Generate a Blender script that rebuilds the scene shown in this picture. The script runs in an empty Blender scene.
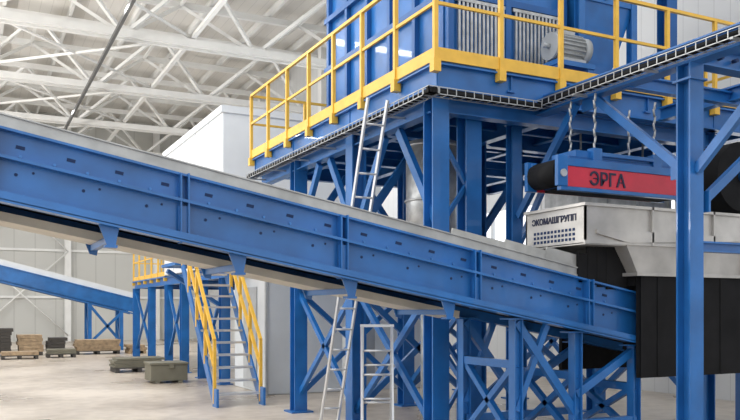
import bpy, math, random
from mathutils import Vector, Matrix
random.seed(4)
S=bpy.context.scene
try:
    S.view_settings.view_transform='Standard'
except Exception: pass

# ---------------- materials ----------------
def mat(name,col,rough=0.5,metal=0.0,noise=0.06,scale=6.0,bump=0.0,coat=0.0,spec=None):
    m=bpy.data.materials.new(name); m.use_nodes=True
    nt=m.node_tree; b=nt.nodes['Principled BSDF']
    tc=nt.nodes.new('ShaderNodeTexCoord'); n=nt.nodes.new('ShaderNodeTexNoise')
    n.inputs['Scale'].default_value=scale; n.inputs['Detail'].default_value=5
    nt.links.new(tc.outputs['Object'],n.inputs['Vector'])
    r=nt.nodes.new('ShaderNodeValToRGB')
    r.color_ramp.elements[0].position=0.3; r.color_ramp.elements[1].position=0.7
    r.color_ramp.elements[0].color=tuple(c*(1-noise*2) for c in col)+(1,)
    r.color_ramp.elements[1].color=tuple(min(1,c*(1+noise)) for c in col)+(1,)
    nt.links.new(n.outputs['Fac'],r.inputs['Fac']); nt.links.new(r.outputs['Color'],b.inputs['Base Color'])
    b.inputs['Roughness'].default_value=rough; b.inputs['Metallic'].default_value=metal
    if coat: b.inputs['Coat Weight'].default_value=coat
    if spec is not None: b.inputs['Specular IOR Level'].default_value=spec
    if bump:
        bp=nt.nodes.new('ShaderNodeBump'); bp.inputs['Strength'].default_value=bump; bp.inputs['Distance'].default_value=0.02
        nt.links.new(n.outputs['Fac'],bp.inputs['Height']); nt.links.new(bp.outputs['Normal'],b.inputs['Normal'])
    return m
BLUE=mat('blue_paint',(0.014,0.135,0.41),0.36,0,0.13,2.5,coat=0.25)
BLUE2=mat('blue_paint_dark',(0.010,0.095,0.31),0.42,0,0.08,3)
YEL=mat('yellow_paint',(0.80,0.47,0.06),0.4)
GALV=mat('galvanised_steel',(0.50,0.51,0.51),0.42,0.55,0.14,9)
ALU=mat('aluminium',(0.66,0.67,0.68),0.35,0.6,0.05,9)
STEEL=mat('stainless_sheet',(0.52,0.50,0.47),0.38,0.45,0.10,4)
RUB=mat('black_rubber',(0.010,0.010,0.011),0.7,0,0.2,5,spec=0.2)
HOLE=mat('dark_recess',(0.008,0.03,0.10),0.8)
BOLT=mat('bolt_blue',(0.05,0.2,0.5),0.3,0.3)
CREAM=mat('cream_sheet',(0.60,0.56,0.48),0.5,0.1,0.06,5)
SKIRT=mat('skirt_steel',(0.44,0.44,0.42),0.4,0.35,0.12,5)
WHITE=mat('white_panel',(0.68,0.71,0.73),0.5,0,0.03,2)
TRUSS=mat('truss_paint',(0.82,0.82,0.80),0.5,0,0.03,2)
RED=mat('red_paint',(0.60,0.03,0.06),0.4)
NAVY=mat('navy_letters',(0.01,0.015,0.05),0.5)
GREYM=mat('motor_grey',(0.42,0.44,0.45),0.45)
WOOD=mat('wood',(0.36,0.26,0.16),0.7,0,0.2,8)
GREEN=mat('olive_sheet',(0.16,0.15,0.11),0.7)
DARK=mat('dark_goods',(0.05,0.045,0.04),0.7)
CAB=mat('cabinet_grey',(0.45,0.47,0.48),0.5)
PIPE=mat('dark_pipe',(0.12,0.12,0.12),0.5)

def surf(name,base,kind):
    m=bpy.data.materials.new(name); m.use_nodes=True; nt=m.node_tree; b=nt.nodes['Principled BSDF']
    tc=nt.nodes.new('ShaderNodeTexCoord')
    if kind=='floor':
        n1=nt.nodes.new('ShaderNodeTexNoise'); n1.inputs['Scale'].default_value=0.35; n1.inputs['Detail'].default_value=8
        n2=nt.nodes.new('ShaderNodeTexNoise'); n2.inputs['Scale'].default_value=4; n2.inputs['Detail'].default_value=8
        mx=nt.nodes.new('ShaderNodeMath'); mx.operation='MULTIPLY_ADD'; mx.inputs[1].default_value=0.45
        nt.links.new(tc.outputs['Object'],n1.inputs['Vector']); nt.links.new(tc.outputs['Object'],n2.inputs['Vector'])
        nt.links.new(n2.outputs['Fac'],mx.inputs[0]); nt.links.new(n1.outputs['Fac'],mx.inputs[2])
        r=nt.nodes.new('ShaderNodeValToRGB'); r.color_ramp.elements[0].position=0.58; r.color_ramp.elements[1].position=0.86
        r.color_ramp.elements[0].color=(base[0]*0.60,base[1]*0.57,base[2]*0.54,1); r.color_ramp.elements[1].color=base+(1,)
        nt.links.new(mx.outputs[0],r.inputs['Fac']); nt.links.new(r.outputs['Color'],b.inputs['Base Color'])
        rr=nt.nodes.new('ShaderNodeMapRange'); rr.inputs['To Min'].default_value=0.12; rr.inputs['To Max'].default_value=0.5
        nt.links.new(n1.outputs['Fac'],rr.inputs['Value']); nt.links.new(rr.outputs['Result'],b.inputs['Roughness'])
    else:
        w=nt.nodes.new('ShaderNodeTexWave'); w.inputs['Scale'].default_value=0.32 if kind=='wall' else 0.9
        w.wave_type='BANDS'; w.bands_direction='X' if kind!='wally' else 'Y'
        w.wave_profile='SAW'
        nt.links.new(tc.outputs['Object'],w.inputs['Vector'])
        r=nt.nodes.new('ShaderNodeValToRGB'); r.color_ramp.elements[0].position=0.0; r.color_ramp.elements[1].position=0.06
        r.color_ramp.elements[0].color=(base[0]*0.72,base[1]*0.72,base[2]*0.72,1); r.color_ramp.elements[1].color=base+(1,)
        nt.links.new(w.outputs['Fac'],r.inputs['Fac']); nt.links.new(r.outputs['Color'],b.inputs['Base Color'])
        b.inputs['Roughness'].default_value=0.6
        bp=nt.nodes.new('ShaderNodeBump'); bp.inputs['Strength'].default_value=0.3; bp.inputs['Distance'].default_value=0.03
        nt.links.new(w.outputs['Fac'],bp.inputs['Height']); nt.links.new(bp.outputs['Normal'],b.inputs['Normal'])
    return m
FLOOR=surf('concrete_floor',(0.60,0.53,0.45),'floor')
WALLB=surf('wall_panel_x',(0.58,0.58,0.55),'wall')
WALLR=surf('wall_panel_y',(0.70,0.71,0.71),'wally')
ROOF=surf('roof_sheet',(0.72,0.70,0.66),'roof')

# ---------------- mesh builder ----------------
def empty(name):
    e=bpy.data.objects.new(name,None); S.collection.objects.link(e); e.empty_display_size=0.2; return e
class B:
    def __init__(s): s.v=[]; s.f=[]; s.sm=[]
    def hexa(s,pts):
        b=len(s.v); s.v+= [tuple(p) for p in pts]
        for q in ((0,3,2,1),(4,5,6,7),(0,1,5,4),(1,2,6,5),(2,3,7,6),(3,0,4,7)):
            s.f.append(tuple(b+i for i in q)); s.sm.append(False)
        return s
    def box(s,x0,x1,y0,y1,z0,z1):
        return s.hexa([(x0,y0,z0),(x1,y0,z0),(x1,y1,z0),(x0,y1,z0),(x0,y0,z1),(x1,y0,z1),(x1,y1,z1),(x0,y1,z1)])
    def frus(s,a,za,b,zb):
        (x0,x1,y0,y1)=a;(X0,X1,Y0,Y1)=b
        return s.hexa([(x0,y0,za),(x1,y0,za),(x1,y1,za),(x0,y1,za),(X0,Y0,zb),(X1,Y0,zb),(X1,Y1,zb),(X0,Y1,zb)])
    def bar(s,p,q,w,h=None,up=(0,0,1),ou=0,ov=0):
        h=h or w
        p=Vector(p);q=Vector(q);d=(q-p).normalized();up=Vector(up)
        if abs(d.dot(up))>0.98: up=Vector((0,1,0))
        sd=d.cross(up).normalized(); u=sd.cross(d).normalized()
        o=sd*ou+u*ov; a=sd*(w/2); c=u*(h/2)
        P=p+o;Q=q+o
        return s.hexa([P-a-c,P+a-c,Q+a-c,Q-a-c,P-a+c,P+a+c,Q+a+c,Q-a+c])
    def ib(s,p,q,w,h,up=(0,0,1),t=0.018):
        s.bar(p,q,w,t,up,0,h/2-t/2); s.bar(p,q,w,t,up,0,-h/2+t/2); s.bar(p,q,t,h-2*t,up); return s
    def cyl(s,p,q,r,n=12,r2=None,cap=True):
        r2=r if r2 is None else r2
        p=Vector(p);q=Vector(q);d=(q-p).normalized();up=Vector((0,0,1)) if abs(d.z)<0.95 else Vector((1,0,0))
        a=d.cross(up).normalized(); c=a.cross(d).normalized(); b=len(s.v)
        for i in range(n):
            t=2*math.pi*i/n; o=a*math.cos(t)+c*math.sin(t); s.v.append(tuple(p+o*r)); s.v.append(tuple(q+o*r2))
        for i in range(n):
            j=(i+1)%n; s.f.append((b+2*i,b+2*j,b+2*j+1,b+2*i+1)); s.sm.append(True)
        if cap:
            s.f.append(tuple(b+2*i for i in range(n))[::-1]); s.sm.append(False)
            s.f.append(tuple(b+2*i+1 for i in range(n))); s.sm.append(False)
        return s
    def done(s,name,m,parent=None,bevel=0):
        me=bpy.data.meshes.new(name); me.from_pydata(s.v,[],s.f); me.update()
        me.polygons.foreach_set('use_smooth',s.sm)
        me.materials.append(m)
        import bmesh
        bm=bmesh.new(); bm.from_mesh(me); bmesh.ops.recalc_face_normals(bm,faces=bm.faces); bm.to_mesh(me); bm.free()
        o=bpy.data.objects.new(name,me); S.collection.objects.link(o)
        if parent: o.parent=parent
        if bevel:
            md=o.modifiers.new('bevel','BEVEL'); md.width=bevel; md.segments=2; md.limit_method='ANGLE'
        return o

# ---------------- room shell ----------------
XR=12.0; YB=44.0; ZR=11.7
B().box(-26,XR+0.3,-14,YB+0.3,-0.2,0).done('floor',FLOOR)
B().box(-26,XR+0.3,YB,YB+0.25,0,ZR).done('wall_back',WALLB)
wr=B(); wins=[(-6,-2),(1,5),(8,12),(15,19),(22,26),(29,33),(36,40)]; z0,z1=1.6,4.2
wr.box(XR,XR+0.25,-14,YB,0,z0).box(XR,XR+0.25,-14,YB,z1,ZR)
y=-14
for a,b in wins:
    wr.box(XR,XR+0.25,y,a,z0,z1); y=b
wr.box(XR,XR+0.25,y,YB,z0,z1)
wr.done('wall_right',WALLR)
for i,(a,b) in enumerate(wins):
    w=B(); w.box(XR-0.03,XR+0.1,a,a+0.08,z0,z1).box(XR-0.03,XR+0.1,b-0.08,b,z0,z1).box(XR-0.03,XR+0.1,a,b,z0,z0+0.08).box(XR-0.03,XR+0.1,a,b,z1-0.08,z1)
    for k in (1,2,3): w.box(XR,XR+0.08,a+k*(b-a)/4-0.03,a+k*(b-a)/4+0.03,z0,z1)
    w.box(XR,XR+0.08,a,b,(z0+z1)/2-0.03,(z0+z1)/2+0.03)
    w.done('window_%d'%(i+1),WHITE)
B().box(-26,XR+0.3,8,YB+0.3,ZR,ZR+0.2).done('ceiling',ROOF)

# roof trusses
bot=9.6; top=11.3
for yt in (18,24,30,36,42):
    e=empty('roof_truss'); c=B(); w=B()
    x0,x1=-20,XR-0.05
    c.bar((x0,yt-0.17,bot),(x1,yt-0.17,bot),0.12,0.22); c.bar((x0,yt+0.17,bot),(x1,yt+0.17,bot),0.12,0.22)
    for s_ in (-1.5,1.5): c.bar((x0,yt+s_,top),(x1,yt+s_,top),0.16,0.2)
    x=x0
    while x<x1-1.4:
        for s_ in (-1.5,1.5):
            w.bar((x,yt,bot),(x+2,yt+s_,top),0.10); w.bar((x+2,yt+s_,top),(min(x+4,x1),yt,bot),0.10)
        w.bar((x+2,yt-1.5,top),(x+2,yt+1.5,top),0.09)
        w.box(x-0.25,x+0.25,yt-0.25,yt+0.25,bot+0.08,bot+0.12)
        x+=4
    c.done('chords',TRUSS,e); w.done('webs',TRUSS,e)
pur=B(); x=-19
while x<XR:
    pur.ib((x,8,ZR-0.14),(x,YB,ZR-0.14),0.1,0.24); x+=2
pur.done('trim_1',TRUSS)
tie=B()
for xx in (-6,0,6):
    tie.bar((xx,15,bot+0.2),(xx,YB,bot+0.2),0.12)
for yt in (18,24,30,36):
    for xx in (-6,0):
        tie.cyl((xx,yt,bot+0.2),(xx+6,yt+6,bot+0.2),0.05,8); tie.cyl((xx+6,yt,bot+0.2),(xx,yt+6,bot+0.2),0.05,8)
tie.done('trim_2',TRUSS)
B().bar((3.6,14,9.25),(3.6,40,9.25),0.09,0.10).done('trim_5',PIPE)
wc=B()
for xx in (-12,-6,0,4.5,9): wc.ib((xx,YB-0.2,0),(xx,YB-0.2,ZR-0.3),0.3,0.35,(0,1,0))
for zz in (2.2,4.6,7.0,9.0): wc.box(-25,XR-0.02,YB-0.1,YB-0.02,zz,zz+0.12)
for a,b in ((0,4.5),(-6,0)):
    for za,zb in ((0.3,4.6),(4.6,9)):
        wc.cyl((a,YB-0.4,za),(b,YB-0.4,zb),0.04,6); wc.cyl((b,YB-0.4,za),(a,YB-0.4,zb),0.04,6)
wc.done('trim_3',TRUSS)
wc=B()
for yy in (14,20.5,27.5,34.5,41): wc.ib((XR-0.2,yy,0),(XR-0.2,yy,ZR-0.3),0.3,0.3,(1,0,0))
wc.done('trim_4',TRUSS)

# ---------------- main belt conveyor ----------------
def zc(x): return 2.66-(x-0.19)*0.1846
cv=empty('belt_conveyor'); XA,XB=-3.6,7.0; YN,YF=6.3,7.2
def L(x,o,y): return (x,y,zc(x)+o)
p=B()
for Y,s_ in ((YN,-1),(YF,1)):
    p.bar(L(XA,0.135,Y),L(XB,0.135,Y),0.02,0.21)
    p.bar(L(XA,0.235,Y+s_*0.035),L(XB,0.235,Y+s_*0.035),0.09,0.018)
    p.bar(L(XA,0.03,Y+s_*0.05),L(XB,0.03,Y+s_*0.05),0.12,0.022)
    p.bar(L(XA,-0.13,Y+s_*0.015),L(XB,-0.13,Y+s_*0.015),0.02,0.30)
    p.bar(L(XA,-0.285,Y+s_*0.06),L(XB,-0.285,Y+s_*0.06),0.12,0.022)
    p.bar(L(XA,-0.25,Y+s_*0.115),L(XB,-0.25,Y+s_*0.115),0.01,0.06)
p.done('side_frames',BLUE,cv)
p=B()
for k in range(-3,5):
    x=0.13+1.365*k
    if x<XA or x>6.2: continue
    for Y,s_ in ((YN,-1),(YF,1)):
        for dx in (-0.03,0.03):
            p.bar((x+dx,Y+s_*0.055,zc(x)-0.30),(x+dx,Y+s_*0.055,zc(x)+0.245),0.012,0.10,(0,1,0))
        p.box(x-0.045,x+0.045,Y+s_*0.07-0.006,Y+s_*0.07+0.006,zc(x)-0.27,zc(x)-0.01)
for k in range(-4,4):
    x=0.93+1.0*k
    z=zc(x)-0.29
    for Y in (YN-0.04,YF+0.04):
        b=Y-0.008;c=Y+0.008
        p.hexa([(x-0.01,b,z-0.15),(x+0.05,b,z-0.165),(x+0.05,c,z-0.165),(x-0.01,c,z-0.15),(x-0.08,b,z+0.03),(x+0.08,b,z),(x+0.08,c,z),(x-0.08,c,z+0.03)])
    p.bar((x+0.02,YN-0.04,z-0.10),(x+0.02,YF+0.04,z-0.10),0.05,0.05)
    p.bar((x+0.02,YN-0.06,z-0.155),(x+0.02,YN+0.04,z-0.155),0.09,0.02)
p.done('stiffeners_and_brackets',BLUE,cv)
h=B(); bt=B(); x=XA+0.1;i=0
while x<6.0:
    yy=YN-0.012
    if i%3==0: h.bar(L(x,0.135,yy),L(x+0.06,0.135,yy),0.006,0.024)
    if i%4==1: h.cyl(L(x,-0.07,YN-0.028),L(x,-0.07,YN-0.024),0.013,8)
    if i%4==2: h.cyl(L(x,-0.03,YN-0.028),L(x,-0.03,YN-0.024),0.010,8)
    bt.cyl(L(x+0.05,-0.215,YN-0.035),L(x+0.05,-0.215,YN-0.022),0.011,6)
    if i%2: bt.cyl(L(x+0.03,0.07,YN-0.022),L(x+0.03,0.07,YN-0.01),0.012,6)
    x+=0.115;i+=1
h.done('slots',HOLE,cv); bt.done('bolts',BOLT,cv)
p=B()
for Y in (YN+0.02,YF-0.02):
    p.bar(L(XA,0.29,Y),L(5.9,0.29,Y),0.012,0.13)
    p.bar(L(XA,0.35,Y),L(5.9,0.35,Y),0.05,0.01)
    p.bar(L(XA,0.262,Y-0.012 if Y<6.7 else Y+0.012),L(5.9,0.262,Y-0.012 if Y<6.7 else Y+0.012),0.012,0.035)
p.done('skirt_plates',SKIRT,cv)
p=B()
p.bar(L(XA,0.2,6.75),L(XB,0.2,6.75),0.84,0.012)
p.bar(L(XA,-0.2,6.75),L(XB,-0.2,6.75),0.80,0.012)
p.done('belt',RUB,cv)
p=B(); x=XA+0.3
while x<XB:
    p.cyl(L(x,0.16,YN+0.03),L(x,0.16,YF-0.03),0.035,10); x+=0.6
p.cyl(L(XB-0.1,0,YN+0.02),L(XB-0.1,0,YF-0.02),0.19,20); p.cyl(L(XA+0.1,0,YN+0.02),L(XA+0.1,0,YF-0.02),0.19,20)
p.done('rollers',GALV,cv)
p=B(); p.bar(L(XA,-0.36,7.0),L(4.4,-0.36,7.0),0.42,0.012); p.bar(L(XA,-0.33,6.8),L(4.4,-0.33,6.8),0.012,0.07); p.bar(L(XA,-0.33,7.2),L(4.4,-0.33,7.2),0.012,0.07)
p.done('drip_tray',CREAM,cv)
p=B()
for i,(a,b,hh) in enumerate(((4.0,4.6,0.38),(4.6,5.1,0.41),(5.1,5.55,0.45))):
    for Y in (YN+0.03,YF-0.03): p.bar(L(a,hh/2+0.1,Y),L(b,hh/2+0.1,Y),0.014,hh-0.14)
p.done('loading_skirt',SKIRT,cv)
p=B()
for i,(a,b,hh) in enumerate(((5.50,5.62,0.50),(5.62,5.74,0.60),(5.74,5.86,0.68),(5.86,6.14,0.78))):
    p.box(a,b,YN-0.01-0.004*i,YN+0.02,zc(a)+0.2,zc(a)+hh)
    p.box(a,b,YF-0.02,YF+0.01,zc(a)+0.2,zc(a)+hh)
p.done('rubber_skirt',RUB,cv)
lg=B()
for x in (-2.4,4.73,5.47,6.26):
    zt=zc(x)-0.3
    for Y in (YN,YF):
        lg.ib((x,Y,0),(x,Y,zt),0.10,0.10,(1,0,0),0.012); lg.box(x-0.12,x+0.12,Y-0.12,Y+0.12,0,0.015)
        lg.box(x-0.14,x+0.14,Y-0.07,Y+0.07,zt-0.015,zt)
    lg.bar((x,YN,zt-0.45),(x,YF,zt-0.45),0.08); lg.bar((x,YN,0.3),(x,YF,zt-0.45),0.06,0.06); lg.bar((x,YF,0.3),(x,YN,zt-0.45),0.06,0.06)
for Y in (YN,YF):
    lg.bar((4.73,Y,zc(4.73)-0.34),(5.47,Y,0.55),0.06,0.08); lg.bar((6.26,Y,zc(6.26)-0.36),(5.47,Y,0.75),0.06,0.08)
    lg.bar((4.73,Y,0.62),(5.1,Y,zc(5.1)-0.3),0.05,0.06); lg.bar((4.73,Y,0.45),(6.26,Y,0.45),0.08)
lg.done('legs',BLUE,cv)

# ---------------- platform ----------------
pf=empty('steel_platform'); DX0,DX1,DY0,DY1,DZ=4.5,9.6,7.4,13.65,4.3
p=B()
cols=[(4.62,7.6),(4.62,9.66),(4.62,11.75),(6.55,9.66),(6.55,11.75),(8.8,7.6),(8.8,9.66),(8.8,11.75),(6.55,13.4),(8.8,13.4),(5.22,7.85)]
for i,(x,y) in enumerate(cols):
    p.ib((x,y,0),(x,y,DZ-0.3),0.21,0.21,(1,0,0) if i%2 else (0,1,0),0.02)
    p.box(x-0.18,x+0.18,y-0.18,y+0.18,0,0.025); p.box(x-0.14,x+0.14,y-0.14,y+0.14,DZ-0.33,DZ-0.3)
p.done('columns',BLUE,pf)
p=B()
p.box(DX0,DX1,DY0,DY1,DZ-0.03,DZ)
for x in (4.54,6.55,8.8,9.56): p.ib((x,DY0+0.02,DZ-0.18),(x,DY1,DZ-0.18),0.14,0.3)
for y in (DY0+0.04,9.66,11.75,DY1-0.04): p.ib((DX0+0.02,y,DZ-0.18),(DX1,y,DZ-0.18),0.14,0.3)
y=7.95
while y<13.5: p.ib((DX0+.05,y,DZ-0.13),(DX1,y,DZ-0.13),0.08,0.16); y+=0.62
for x in (5.5,7.6): p.ib((x,DY0,DZ-0.13),(x,DY1,DZ-0.13),0.1,0.2)
p.ib((4.62,7.6,DZ-0.42),(4.62,13.5,DZ-0.42),0.15,0.2); p.ib((4.62,7.6,DZ-0.42),(9.0,7.6,DZ-0.42),0.15,0.2)
p.done('deck_and_beams',BLUE,pf)
p=B()
def br(a,b,w=0.10): p.bar(a,b,w*0.7,w)
for x in (4.62,6.55,8.8):
    ys=(7.6,9.66,11.75)
    for i in range(2):
        a,b=ys[i],ys[i+1]
        if x==6.55 and i==0: continue
        br((x,a,2.6),(x,a+0.85,3.75)); br((x,b,2.6),(x,b-0.85,3.75))
        br((x,a,0.25),(x,b,1.9),0.08); br((x,b,0.25),(x,a,1.9),0.08); br((x,a,2.0),(x,b,2.0),0.12)
for y in (9.66,11.75):
    br((4.62,y,0.25),(6.55,y,1.9),0.08); br((6.55,y,0.25),(4.62,y,1.9),0.08); br((4.62,y,2.0),(8.8,y,2.0),0.12)
    br((4.62,y,2.6),(5.45,y,3.75)); br((6.55,y,2.6),(5.7,y,3.75)); br((6.55,y,2.6),(7.4,y,3.75))
    br((6.55,y,0.25),(8.8,y,1.9),0.08); br((8.8,y,0.25),(6.55,y,1.9),0.08)
for k in range(6):
    z=0.3+k*0.55; br((4.68,7.66,z),(5.16,7.82,z+0.55),0.05) if k%2==0 else br((5.16,7.82,z),(4.68,7.66,z+0.55),0.05)
p.done('bracing',BLUE,pf)
def rail(m,tb,pts,z,h=1.1,posts=0.95,toe=True,first=True):
    for si,(a,b) in enumerate(zip(pts[:-1],pts[1:])):
        a=Vector(a);b=Vector(b);n=max(1,round((b-a).length/posts))
        for k in range(n+1):
            if k==0 and (si>0 or not first): continue
            q=a+(b-a)*k/n; m.bar((q.x,q.y,z-0.12),(q.x,q.y,z+h-0.02),0.05,0.045,(0,1,0))
            m.box(q.x-0.045,q.x+0.045,q.y-0.045,q.y+0.045,z-0.14,z-0.002)
        A=(a.x,a.y);C=(b.x,b.y)
        m.bar(A+(z+h,),C+(z+h,),0.045,0.04); m.bar(A+(z+h*0.55,),C+(z+h*0.55,),0.03,0.035)
        if toe: tb.bar(A+(z+0.06,),C+(z+0.06,),0.012,0.14)
p=B();t=B()
rail(p,t,[(4.47,DY1),(4.47,DY0-.03)],DZ)
rail(p,t,[(4.47,DY0-.03),(9.6,DY0-.03)],DZ,posts=0.85,first=False)
rail(p,t,[(4.47,DY1+.01),(9.6,DY1+.01)],DZ,first=False); rail(p,t,[(9.61,DY0-.03),(9.61,DY1)],DZ,first=False)
p.done('railing',YEL,pf); t.done('toe_board',YEL,pf)

# ---------------- cable tray ----------------
ct=empty('cable_tray'); p=B(); cb=B()
def tray(a,b,side):
    a=Vector(a);b=Vector(b);d=(b-a);n=int(d.length/0.11);side=Vector(side)
    for s_ in (0,1):
        for dz in (0,0.075): p.bar(a+side*s_*0.13+Vector((0,0,dz)),b+side*s_*0.13+Vector((0,0,dz)),0.008)
    for k in range(n+1):
        q=a+d*k/n; p.bar(q,q+side*0.13,0.008); p.bar(q,q+Vector((0,0,0.075)),0.008); p.bar(q+side*.13,q+side*.13+Vector((0,0,0.075)),0.008)
    for o in (0.025,0.06,0.1): cb.cyl(a+side*o+Vector((0,0,0.03)),b+side*o+Vector((0,0,0.03)),0.022,6)
    cb.cyl(a+side*0.04+Vector((0,0,0.06)),b+side*0.08+Vector((0,0,0.06)),0.02,6)
tray((4.30,13.4,3.88),(4.30,7.22,3.88),(1,0,0))
tray((4.30,7.22,3.88),(5.78,7.22,3.88),(0,1,0))
tray((5.80,7.35,3.92),(5.80,4.3,3.92),(1,0,0))
k=13.3
while k>7.4:
    p.bar((4.28,k,3.87),(4.62,k,3.87),0.03,0.02); k-=1.0
for k in (6.7,5.7,4.7): p.bar((5.78,k,3.91),(6.1,k,3.91),0.03,0.02)
p.done('wire_basket',GALV,ct); cb.done('cables',RUB,ct)

# ---------------- equipment support frame on the right ----------------
fr=empty('support_frame'); p=B(); FX=6.05
p.ib((FX,5.38,0),(FX,5.38,3.9),0.175,0.165,(0,1,0),0.018); p.ib((FX,8.1,0),(FX,8.1,3.9),0.14,0.14,(0,1,0),0.016)
p.ib((FX,3.9,4.0),(FX,8.2,4.0),0.16,0.2); p.ib((FX,5.38,4.0),(9.5,5.38,4.0),0.16,0.2); p.ib((9.3,5.38,4.0),(9.3,7.2,4.0),0.16,0.2)
p.ib((9.3,5.38,0),(9.3,5.38,3.9),0.22,0.22); p.ib((FX,3.1,0),(FX,3.1,3.9),0.22,0.22); p.ib((FX,3.0,4.0),(FX,3.95,4.0),0.16,0.2)
p.bar((FX,6.66,3.9),(FX,5.48,2.95),0.06,0.085); p.bar((FX,6.95,3.9),(FX,8.0,2.75),0.06,0.085)
p.bar((6.15,5.38,2.58),(7.9,5.38,3.92),0.06,0.085); p.bar((FX,5.3,2.9),(FX,4.2,3.9),0.06,0.085)
p.ib((7.6,5.38,4.0),(7.6,7.2,4.0),0.12,0.16); p.ib((FX,6.2,3.96),(9.3,6.2,3.96),0.1,0.14)
p.ib((FX,5.38,2.2),(9.3,5.38,2.2),0.10,0.10); p.box(FX-0.2,FX+0.2,5.18,5.58,0,0.03)
for x,y,z in ((FX,5.5,2.95),(FX,6.75,3.88),(6.2,5.38,2.62)): p.box(x-0.012,x+0.012,y-0.1,y+0.1,z-0.1,z+0.1)
for z in (3.75,): p.box(FX-0.11,FX+0.11,5.27,5.49,z-0.01,z+0.01)
p.done('frame_members',BLUE,fr)
h=B()
for k in range(14): h.cyl((6.4+k*0.2,5.296,4.0),(6.4+k*0.2,5.292+0.06,4.0),0.02,8)
h.done('bolt_holes',HOLE,fr)

# ---------------- magnetic separator ----------------
ms=empty('magnetic_separator')
x0,x1,y0,y1,zb,zt=5.40,7.25,6.4,6.88,2.86,3.17
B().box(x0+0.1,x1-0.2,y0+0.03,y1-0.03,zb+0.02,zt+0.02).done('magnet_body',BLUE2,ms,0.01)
p=B(); p.box(x0+0.03,x1-0.14,y0-0.02,y0+0.03,zb+0.0,zt-0.10).box(x0+0.03,x1-0.14,y1-0.03,y1+0.015,zb+0.0,zt-0.10); p.done('side_plates',RED,ms,0.006)
p=B(); p.box(x0-.06,x1,y0-0.03,y0+0.05,zt-0.10,zt-0.02).box(x0-.06,x1,y1-0.05,y1+0.02,zt-0.10,zt-0.02); p.box(x0-.05,x1-.1,y0-0.025,y0+0.04,zb-0.04,zb)
for y in (y0-0.035,y1-0.02):
    p.box(x0-0.1,x0+0.03,y,y+0.05,zb,zt).box(x1-0.14,x1+0.05,y,y+0.05,zb,zt)
p.box(x0+0.4,x0+0.52,y0,y0+0.1,zt-.03,zt+0.12).box(x1-0.6,x1-0.48,y0,y0+0.1,zt-.03,zt+0.12).box(x0+0.4,x0+0.52,y1-.1,y1,zt-.03,zt+0.12).box(x1-0.6,x1-0.48,y1-.1,y1,zt-.03,zt+0.12); p.box(x0+0.2,x1-0.3,y0+0.05,y1-0.05,zt+0.02,zt+0.09)
p.box(x0+0.52,x1-0.6,y0,y0+0.04,zt+0.04,zt+0.08)
p.done('frame',BLUE,ms,0.004)
p=B(); p.cyl((x0+0.03,y0+0.03,(zb+zt)/2),(x0+0.03,y1-0.03,(zb+zt)/2),0.14,20).cyl((x1-0.1,y0+0.03,(zb+zt)/2),(x1-0.1,y1-0.03,(zb+zt)/2),0.14,20)
p.box(x0+.1,x1-.1,y0+0.06,y1-0.06,zb-0.01,zb+0.01); p.done('belt_rollers',RUB,ms)
p=B(); p.cyl((x0-0.03,y0-0.05,zb+0.13),(x0-0.03,y0-0.03,zb+0.13),0.04,12)
for xx in (x0+0.46,x1-0.54):
    for yy in (y0+0.05,y1-0.05):
        for k in range(11):
            z=zt+0.1+k*0.075
            if z<3.87: p.cyl((xx,yy,z),(xx+ (0.012 if k%2 else -0.012),yy,z+0.08),0.012,6)
p.done('suspension_chains',GALV,ms)
def text(name,s,size,loc,rot,m,par,ext=0.004):
    c=bpy.data.curves.new(name,'FONT'); c.body=s; c.size=size; c.extrude=ext; c.materials.append(m); c.offset=0.003
    o=bpy.data.objects.new(name,c); S.collection.objects.link(o); o.location=loc; o.rotation_euler=rot; o.parent=par; return o
text('lettering','ЭРГА',0.19,(5.72,y0-0.026,zb+0.035),(math.pi/2,0,0),NAVY,ms)

# ---------------- discharge chute ----------------
ch=empty('discharge_chute'); p=B()
hx0,hx1,hy0,hy1,hz0,hz1=5.42,8.7,6.1,7.04,2.26,2.66; t_=0.02
p.box(hx0,hx0+t_,hy0,hy1,hz0,hz1).box(hx0,hx1,hy0,hy0+t_,hz0,hz1).box(hx0,hx1,hy1-t_,hy1,hz0,hz1).box(hx1-t_,hx1,hy0,hy1,hz0,hz1)
p.box(hx0,5.95,hy0,hy1,hz0-0.01,hz0+0.01)
p.box(hx0-0.03,hx1,hy0-0.03,hy0,hz1-0.03,hz1).box(hx0-0.03,hx0,hy0,hy1,hz1-0.03,hz1).box(hx0-0.02,hx1,hy0-0.02,hy0,hz0,hz0+0.03)
a=(5.95,8.5,hy0,hy1);b=(6.14,8.3,hy0+0.03,hy1-0.03)
p.frus(b,1.98,a,2.28)
p.box(6.08,8.36,hy0-0.03,hy1+0.03,1.95,1.985)
for xx in (6.9,7.7): p.bar((xx,hy0-0.01,1.98),(xx,hy0-0.03,2.3),0.02,0.04)
for xx in (6.3,7.2,8.1): p.box(xx-0.012,xx+0.012,hy0-0.03,hy0,hz0,hz1)
p.hexa([(5.55,hy0-0.03,2.36),(5.97,hy0-0.03,2.28),(5.97,hy0,2.28),(5.55,hy0,2.36),(5.55,hy0-0.03,2.40),(8.6,hy0-0.03,2.40),(8.6,hy0,2.40),(5.55,hy0,2.40)])
p.done('sheet_metal_hood',STEEL,ch)
p=B()
for k in range(12):
    for j in range(3): p.box(hx0-0.004,hx0+0.001,6.25+k*0.056,6.283+k*0.056,2.30+j*0.048,2.328+j*0.048)
p.done('vent_slots',HOLE,ch)
text('lettering','ЭКОМАШГРУПП',0.088,(hx0-0.004,6.93,2.50),(math.pi/2,0,-math.pi/2),NAVY,ch,0.002)
p=B(); n=9
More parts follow.
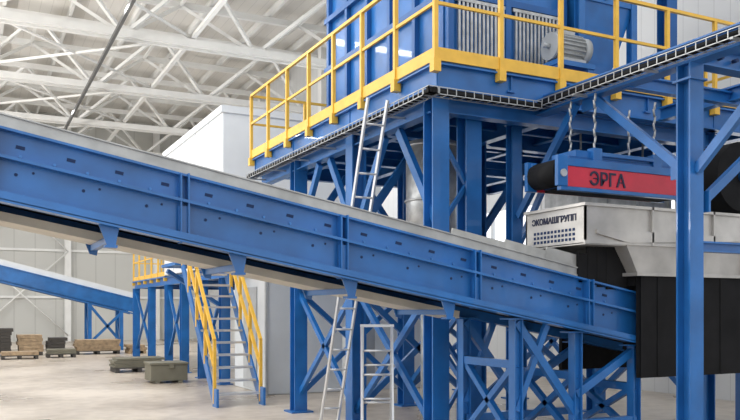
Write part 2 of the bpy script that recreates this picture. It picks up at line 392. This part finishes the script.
for i in range(n):
    xa=6.16+i*(2.1/n); xb=6.16+(i+1)*(2.1/n)+0.01
    o=0.0 if i%2 else 0.008
    p.box(xa,xb,hy0+o,hy0+o+0.01,0.90,1.95)
p.box(6.16,6.17,hy0,YN-0.13,0.9,1.95).box(6.16,6.17,YF+0.13,hy1+0.34,0.9,1.95).box(6.16,8.26,hy1+.32,hy1+0.34,0.9,1.95).box(8.25,8.26,hy0,hy1+.34,0.9,1.95).box(6.155,6.17,YN-.12,YF+.12,1.95-0.1,1.95)
p.done('rubber_curtain',RUB,ch)
p=B()
for x,y in ((8.45,6.0),(8.45,7.36)): p.ib((x,y,0),(x,y,2.3),0.12,0.12)
p.bar((8.45,6.0,2.26),(8.45,7.36,2.26),.08); p.done('chute_legs',BLUE,ch)

# ---------------- overhead feed conveyor with drum (right) ----------------
fc=empty('feed_conveyor'); p=B()
p.cyl((8.3,6.6,3.2),(8.3,7.1,3.2),0.42,32); p.bar((8.3,6.87,3.62),(10.8,6.87,3.62),0.55,0.012); p.bar((8.3,6.87,2.78),(10.8,6.87,2.78),0.55,0.012)
p.done('drum_and_belt',RUB,fc)
p=B(); p.box(8.6,10.8,6.52,6.56,2.95,3.45).box(8.6,10.8,7.18,7.22,2.95,3.45).cyl((8.3,6.5,3.2),(8.3,6.6,3.2),0.07,12)
for x in (9.0,10.7): p.box(x-.05,x+.05,6.52,6.6,0,2.95).box(x-.05,x+.05,7.14,7.22,0,2.95)
p.done('side_frame',BLUE,fc)

# ---------------- screening machine on deck ----------------
sm=empty('screening_machine'); p=B(); z=DZ
p.box(5.25,7.0,8.35,12.0,z+0.35,z+3.6)
p.done('housing',BLUE,sm,0.01)
p=B()
k=8.4
while k<12.1:
    p.box(5.18,5.25,k-0.04,k+0.04,z+0.3,z+3.6); k+=0.7
for zz in (0.35,1.15,1.95,2.75): p.box(5.17,5.25,8.33,12.02,z+zz,z+zz+0.08); p.box(5.2,7.05,8.28,8.35,z+zz,z+zz+0.08)
for x in (5.24,6.1,7.0): p.box(x-0.04,x+0.04,8.27,8.35,z+0.3,z+3.6)
for x in (5.4,6.85):
    for y in (8.5,10.3,11.9): p.ib((x,y,z),(x,y,z+0.36),0.16,0.16)
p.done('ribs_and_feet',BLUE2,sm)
p=B()
for i in range(2):
    a=5.32+i*0.86
    for k in range(12): p.box(a+0.04+k*0.06,a+0.07+k*0.06,8.29,8.31,z+0.46,z+1.12)
    p.box(a,a+0.78,8.285,8.315,z+0.44,z+0.48).box(a,a+0.78,8.285,8.315,z+1.1,z+1.14)
p.done('guard_panels',GALV,sm)
hp=empty('feed_hopper'); p=B()
p.frus((7.35,7.75,8.3,8.8),z+0.35,(7.1,8.05,8.1,9.1),z+1.4).box(7.1,8.05,8.1,9.1,z+1.4,z+3.2)
for x,y in ((7.12,8.12),(8.03,8.12),(7.12,9.08),(8.03,9.08)): p.ib((x,y,z),(x,y,z+1.5),0.1,0.1)
p.box(7.08,8.07,8.08,8.12,z+1.36,z+1.44).box(7.5,7.54,8.06,8.1,z+1.4,z+3.2).box(7.35,7.75,8.3,8.8,z,z+.35)
p.done('hopper_body',BLUE,hp)
p=B(); p.cyl((7.35,8.07,z+2.2),(7.35,8.1,z+2.2),0.16,20); p.done('inspection_port',DARK,hp)
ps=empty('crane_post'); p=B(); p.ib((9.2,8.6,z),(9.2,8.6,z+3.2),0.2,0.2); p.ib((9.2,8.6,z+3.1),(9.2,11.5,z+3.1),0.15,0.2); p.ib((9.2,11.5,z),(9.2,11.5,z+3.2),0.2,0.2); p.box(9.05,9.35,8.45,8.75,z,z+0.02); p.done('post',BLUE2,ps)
mo=empty('electric_motor'); p=B(); mx,my,mz=6.66,7.85,z+0.56
p.cyl((mx-0.22,my,mz),(mx+0.2,my,mz),0.15,24).cyl((mx+0.2,my,mz),(mx+0.3,my,mz),0.165,24).cyl((mx-0.26,my,mz),(mx-0.22,my,mz),0.17,24).cyl((mx-0.36,my,mz),(mx-0.26,my,mz),0.03,12)
for k in range(20):
    t=k*math.pi/10; c,s_=math.cos(t),math.sin(t)
    p.bar((mx-0.2,my+c*0.16,mz+s_*0.16),(mx+0.19,my+c*0.16,mz+s_*0.16),0.008,0.04,(0,c,s_))
p.box(mx-0.1,mx+0.08,my-0.08,my+0.08,mz+0.14,mz+0.23); p.box(mx-0.2,mx+0.2,my-0.15,my+0.15,mz-0.21,mz-0.16)
p.done('motor_body',GREYM,mo)
p=B(); p.box(mx-0.3,mx+0.3,my-0.2,my+0.2,z+0.29,mz-0.21); p.box(mx-0.28,mx-0.2,my-0.18,my+0.18,z,z+0.3).box(mx+0.2,mx+0.28,my-0.18,my+0.18,z,z+0.3)
p.done('motor_base',BLUE,mo)

# ---------------- galvanised duct under platform ----------------
du=empty('ventilation_duct'); p=B()
p.cyl((5.35,8.9,2.3),(5.35,8.9,3.75),0.34,28).cyl((5.35,8.9,1.8),(5.35,8.9,2.3),0.15,28,0.34).cyl((5.35,8.9,0.0),(5.35,8.9,1.8),0.15,24)
for zz in (2.3,3.0,3.7): p.cyl((5.35,8.9,zz-0.015),(5.35,8.9,zz+0.015),0.36,28)
p.done('duct_body',GALV,du)
dd=empty('ventilation_duct'); p=B(); p.box(6.9,8.5,7.9,8.5,2.7,3.6)
for xx in (6.9,7.4,7.9,8.48): p.box(xx-.02,xx+.02,7.87,8.53,2.67,3.63)
for xx in (7.2,8.3): p.box(xx-.01,xx+.01,8.18,8.2,3.6,4.0)
p.done('duct_body',GALV,dd)

# ---------------- control cabin on blue stand ----------------
cc=empty('control_cabin'); p=B()
p.box(4.8,8.6,16.6,22.3,2.55,5.9); p.done('cabin_shell',WHITE,cc,0.02)
p=B(); p.box(4.76,8.64,16.56,16.62,5.8,5.95).box(4.76,4.82,16.63,22.34,5.8,5.95)
for k in range(1,5): p.box(4.785,4.8,16.6+k*1.14-0.01,16.6+k*1.14+0.01,2.55,5.8)
p.done('cabin_trim',WHITE,cc)
p=B()
for x in (4.9,8.5):
    for y in (16.8,18.6,20.4,22.2,24.5,27.0): p.ib((x,y,0),(x,y,2.3),0.2,0.2); p.box(x-.15,x+.15,y-.15,y+.15,0,.02)
    p.ib((x,16.5,2.4),(x,27.2,2.4),0.16,0.22)
    for a,b in ((16.8,18.6),(20.4,22.2),(24.5,27.0)): p.bar((x,a,0.3),(x,b,2.2),0.07); p.bar((x,b,0.3),(x,a,2.2),0.07)
for y in (16.6,18.6,20.4,22.2,24.5,27.1): p.ib((4.9,y,2.4),(8.5,y,2.4),0.14,0.2)
p.box(3.5,8.6,15.3,16.55,2.46,2.52).box(4.8,8.6,22.3,27.2,2.50,2.54)
p.bar((3.6,16.45,2.4),(4.8,16.8,1.7),0.08)
p.done('stand',BLUE,cc)
p=B();t=B(); rail(p,t,[(4.85,22.4),(4.85,27.2)],2.54); rail(p,t,[(4.85,27.2),(8.5,27.2)],2.54,first=False)
p.done('railing',YEL,cc); t.done('toe_board',YEL,cc)

lr=empty('site_cabin'); B().box(5.0,8.4,14.3,16.4,0.0,2.35).done('cabin_shell',WHITE,lr,0.02)
p=B(); p.box(4.97,5.0,14.9,15.7,0.05,2.05); p.box(4.95,5.0,14.27,14.33,0,2.35).box(4.96,8.44,14.24,14.27,2.25,2.38); p.done('cabin_door',CAB,lr)

# ---------------- staircase ----------------
st=empty('staircase'); sx0,sx1=3.62,4.42; ya,yb=12.95,15.25; zt=2.5
p=B()
for x in (sx0,sx1): p.bar((x,ya,0.05),(x,yb,zt),0.03,0.18,(0,0,1))
p.box(sx0-0.02,sx0+0.02,ya-0.15,ya+0.1,0,0.3).box(sx1-0.02,sx1+0.02,ya-0.15,ya+0.1,0,0.3)
p.done('stringers',BLUE,st)
p=B(); n=12
for k in range(1,n+1):
    y=ya+(yb-ya)*(k-0.3)/n; zz=zt*k/n
    p.box(sx0+0.02,sx1-0.02,y-0.10,y+0.12,zz-0.035,zz)
p.done('treads',ALU,st)
p=B()
for x in (sx0,sx1):
    for hh in (1.0,0.55): p.bar((x,ya+0.05,hh+0.1),(x,yb,zt+hh),0.05)
    for f in (0.02,0.27,0.52,0.77,0.98):
        y=ya+(yb-ya)*f; zz=zt*f; p.bar((x,y,zz),(x,y,zz+1.05),0.05)
p.done('handrails',YEL,st)

# ---------------- ladders ----------------
def ladder(par,a,b,w,wd=(1,0,0),step=0.28,m=ALU,name='rails_and_rungs'):
    a=Vector(a);b=Vector(b);wd=Vector(wd).normalized();p=B()
    up=(b-a).normalized().cross(wd)
    for s_ in (-1,1): p.bar(a+wd*s_*w/2,b+wd*s_*w/2,0.022,0.05,up)
    L_=(b-a).length;n=int(L_/step)
    for k in range(1,n): q=a+(b-a)*k/n; p.cyl(q-wd*w/2,q+wd*w/2,0.013,8)
    p.done(name,m,par)
l1=empty('extension_ladder'); ladder(l1,(4.30,9.85,0.03),(4.15,8.1,4.0),0.25)
l2=empty('step_ladder'); W_=(0.92,-0.39,0)
ladder(l2,(4.17,8.15,0.02),(4.27,8.36,1.40),0.36,W_,0.25); ladder(l2,(4.44,8.70,0.02),(4.33,8.47,1.40),0.34,W_,0.4,name='rear_frame')
B().bar((4.30-0.18,8.415+0.076,1.415),(4.30+0.18,8.415-0.076,1.415),0.14,0.03).done('top_cap',ALU,l2)

# ---------------- background conveyor ----------------
bc=empty('belt_conveyor'); p=B(); c=B(); lg=B()
def zz2(x): return 2.99-(x-1.0)*0.25
for Y in (33.0,34.0):
    p.bar((-9,Y,zz2(-9)),(5.9,Y,zz2(5.9)),0.06,0.50); p.bar((-9,Y,zz2(-9)-0.32),(5.9,Y,zz2(5.9)-0.32),0.16,0.05); p.bar((-9,Y,zz2(-9)+0.28),(5.9,Y,zz2(5.9)+0.28),0.16,0.04)
    c.bar((-9,Y,zz2(-9)+0.42),(5.9,Y,zz2(5.9)+0.42),0.03,0.2)
for x in (-8,-4,0.8,4.2,5.4):
    for Y in (33.0,34.0): lg.bar((x,Y,0),(x,Y,zz2(x)-0.3),0.14)
    lg.bar((x,33,0.2),(x,34,zz2(x)-0.5),0.08)
lg.bar((4.2,33,zz2(4.2)-0.4),(5.4,33,0.3),0.1); lg.bar((5.4,33,zz2(5.4)-0.4),(4.2,33,0.3),0.1)
p.done('side_frames',BLUE,bc); c.done('skirt_plates',WHITE,bc); lg.done('legs',BLUE,bc)
B().bar((-9,33.5,zz2(-9)+0.25),(5.9,33.5,zz2(5.9)+0.25),0.9,0.02).done('belt',RUB,bc)

# ---------------- stored goods ----------------
def pallet(name,x,y,w,d,layers,hh,m,m2=WOOD):
    e=empty(name); p=B()
    for k in range(3): p.box(x+k*(w-0.1)/2,x+k*(w-0.1)/2+0.1,y,y+d,0,0.1)
    for k in range(6): p.box(x,x+w,y+k*(d-0.12)/5,y+k*(d-0.12)/5+0.12,0.1,0.13)
    p.done('pallet',m2,e); p=B(); z=0.13
    for k in range(layers):
        o=random.uniform(-0.05,0.05); p.box(x+o,x+w+o,y+0.03,y+d-0.03,z,z+hh-0.008); z+=hh
    p.done('goods',m,e); return e
pallet('material_stack',0.4,30.2,0.9,1.0,7,0.12,DARK); pallet('material_stack',1.5,30.4,0.8,1.0,5,0.12,WOOD,DARK); pallet('material_stack',2.5,30.6,0.6,0.9,4,0.12,DARK)
pallet('sheet_stack',3.4,30.2,1.5,1.0,8,0.05,WOOD,DARK); pallet('material_stack',5.2,30,0.6,1.0,2,.1,WOOD)
pallet('material_stack',0.9,28.2,1.1,0.8,1,0.12,WOOD,DARK); pallet('material_stack',2.3,28.6,0.9,0.7,2,0.08,GREEN,DARK)
pallet('sheet_stack',3.3,21.0,1.2,0.9,4,0.06,GREEN,DARK)
cr=empty('tool_crate'); p=B(); p.box(3.5,4.3,17.6,18.3,0.05,0.40).box(3.48,4.32,17.58,18.32,0.40,0.45).box(3.6,3.7,17.6,18.3,0,0.05).box(4.1,4.2,17.6,18.3,0,0.05).box(3.9,4.0,17.57,17.6,0.32,0.42); p.done('crate_body',GREEN,cr,0.01)
ec=empty('electrical_cabinet'); p=B(); p.box(5.9,6.35,12.5,12.9,0.1,1.3); p.done('cabinet_body',CAB,ec,0.01)
p=B(); p.box(5.93,6.32,12.48,12.5,0.14,1.26).box(5.92,6.33,12.52,12.88,0,0.1).box(5.97,5.99,12.45,12.48,0.65,0.8); p.done('cabinet_door',GREYM,ec)

# ---------------- lights ----------------
W=bpy.data.worlds.new('world'); S.world=W; W.use_nodes=True
bg=W.node_tree.nodes['Background']; bg.inputs[0].default_value=(0.95,0.97,1.0,1); bg.inputs[1].default_value=1.5
def area(name,loc,rot,sx,sy,e,col=(1,1,1)):
    l=bpy.data.lights.new(name,'AREA'); l.shape='RECTANGLE'; l.size=sx; l.size_y=sy; l.energy=e; l.color=col
    o=bpy.data.objects.new(name,l); S.collection.objects.link(o); o.location=loc; o.rotation_euler=rot; return o
area('hall_fill',(-3,12,9.2),(0,0,0),14,8,900)  # overhead fills added for soft hall daylight, not real fixtures
area('hall_fill',(4,21,9.3),(0,0,0),14,0.5,700)
area('hall_fill',(2,33,9.3),(0,0,0),14,0.5,1000)
area('ceiling_fill',(-9,22,4.5),(math.radians(180),math.radians(25),0),2,22,3200,(1,0.98,0.95))  # added fill out of view, aimed up to brighten roof and trusses
# ---------------- camera ----------------
cam=bpy.data.cameras.new('camera'); co=bpy.data.objects.new('camera',cam); S.collection.objects.link(co)
co.location=(0,0,1.6); co.rotation_euler=(math.pi/2,0,-math.atan(0.5))
cam.sensor_width=36; cam.lens=800/740*36; cam.shift_y=100/740; cam.clip_end=200
S.camera=co
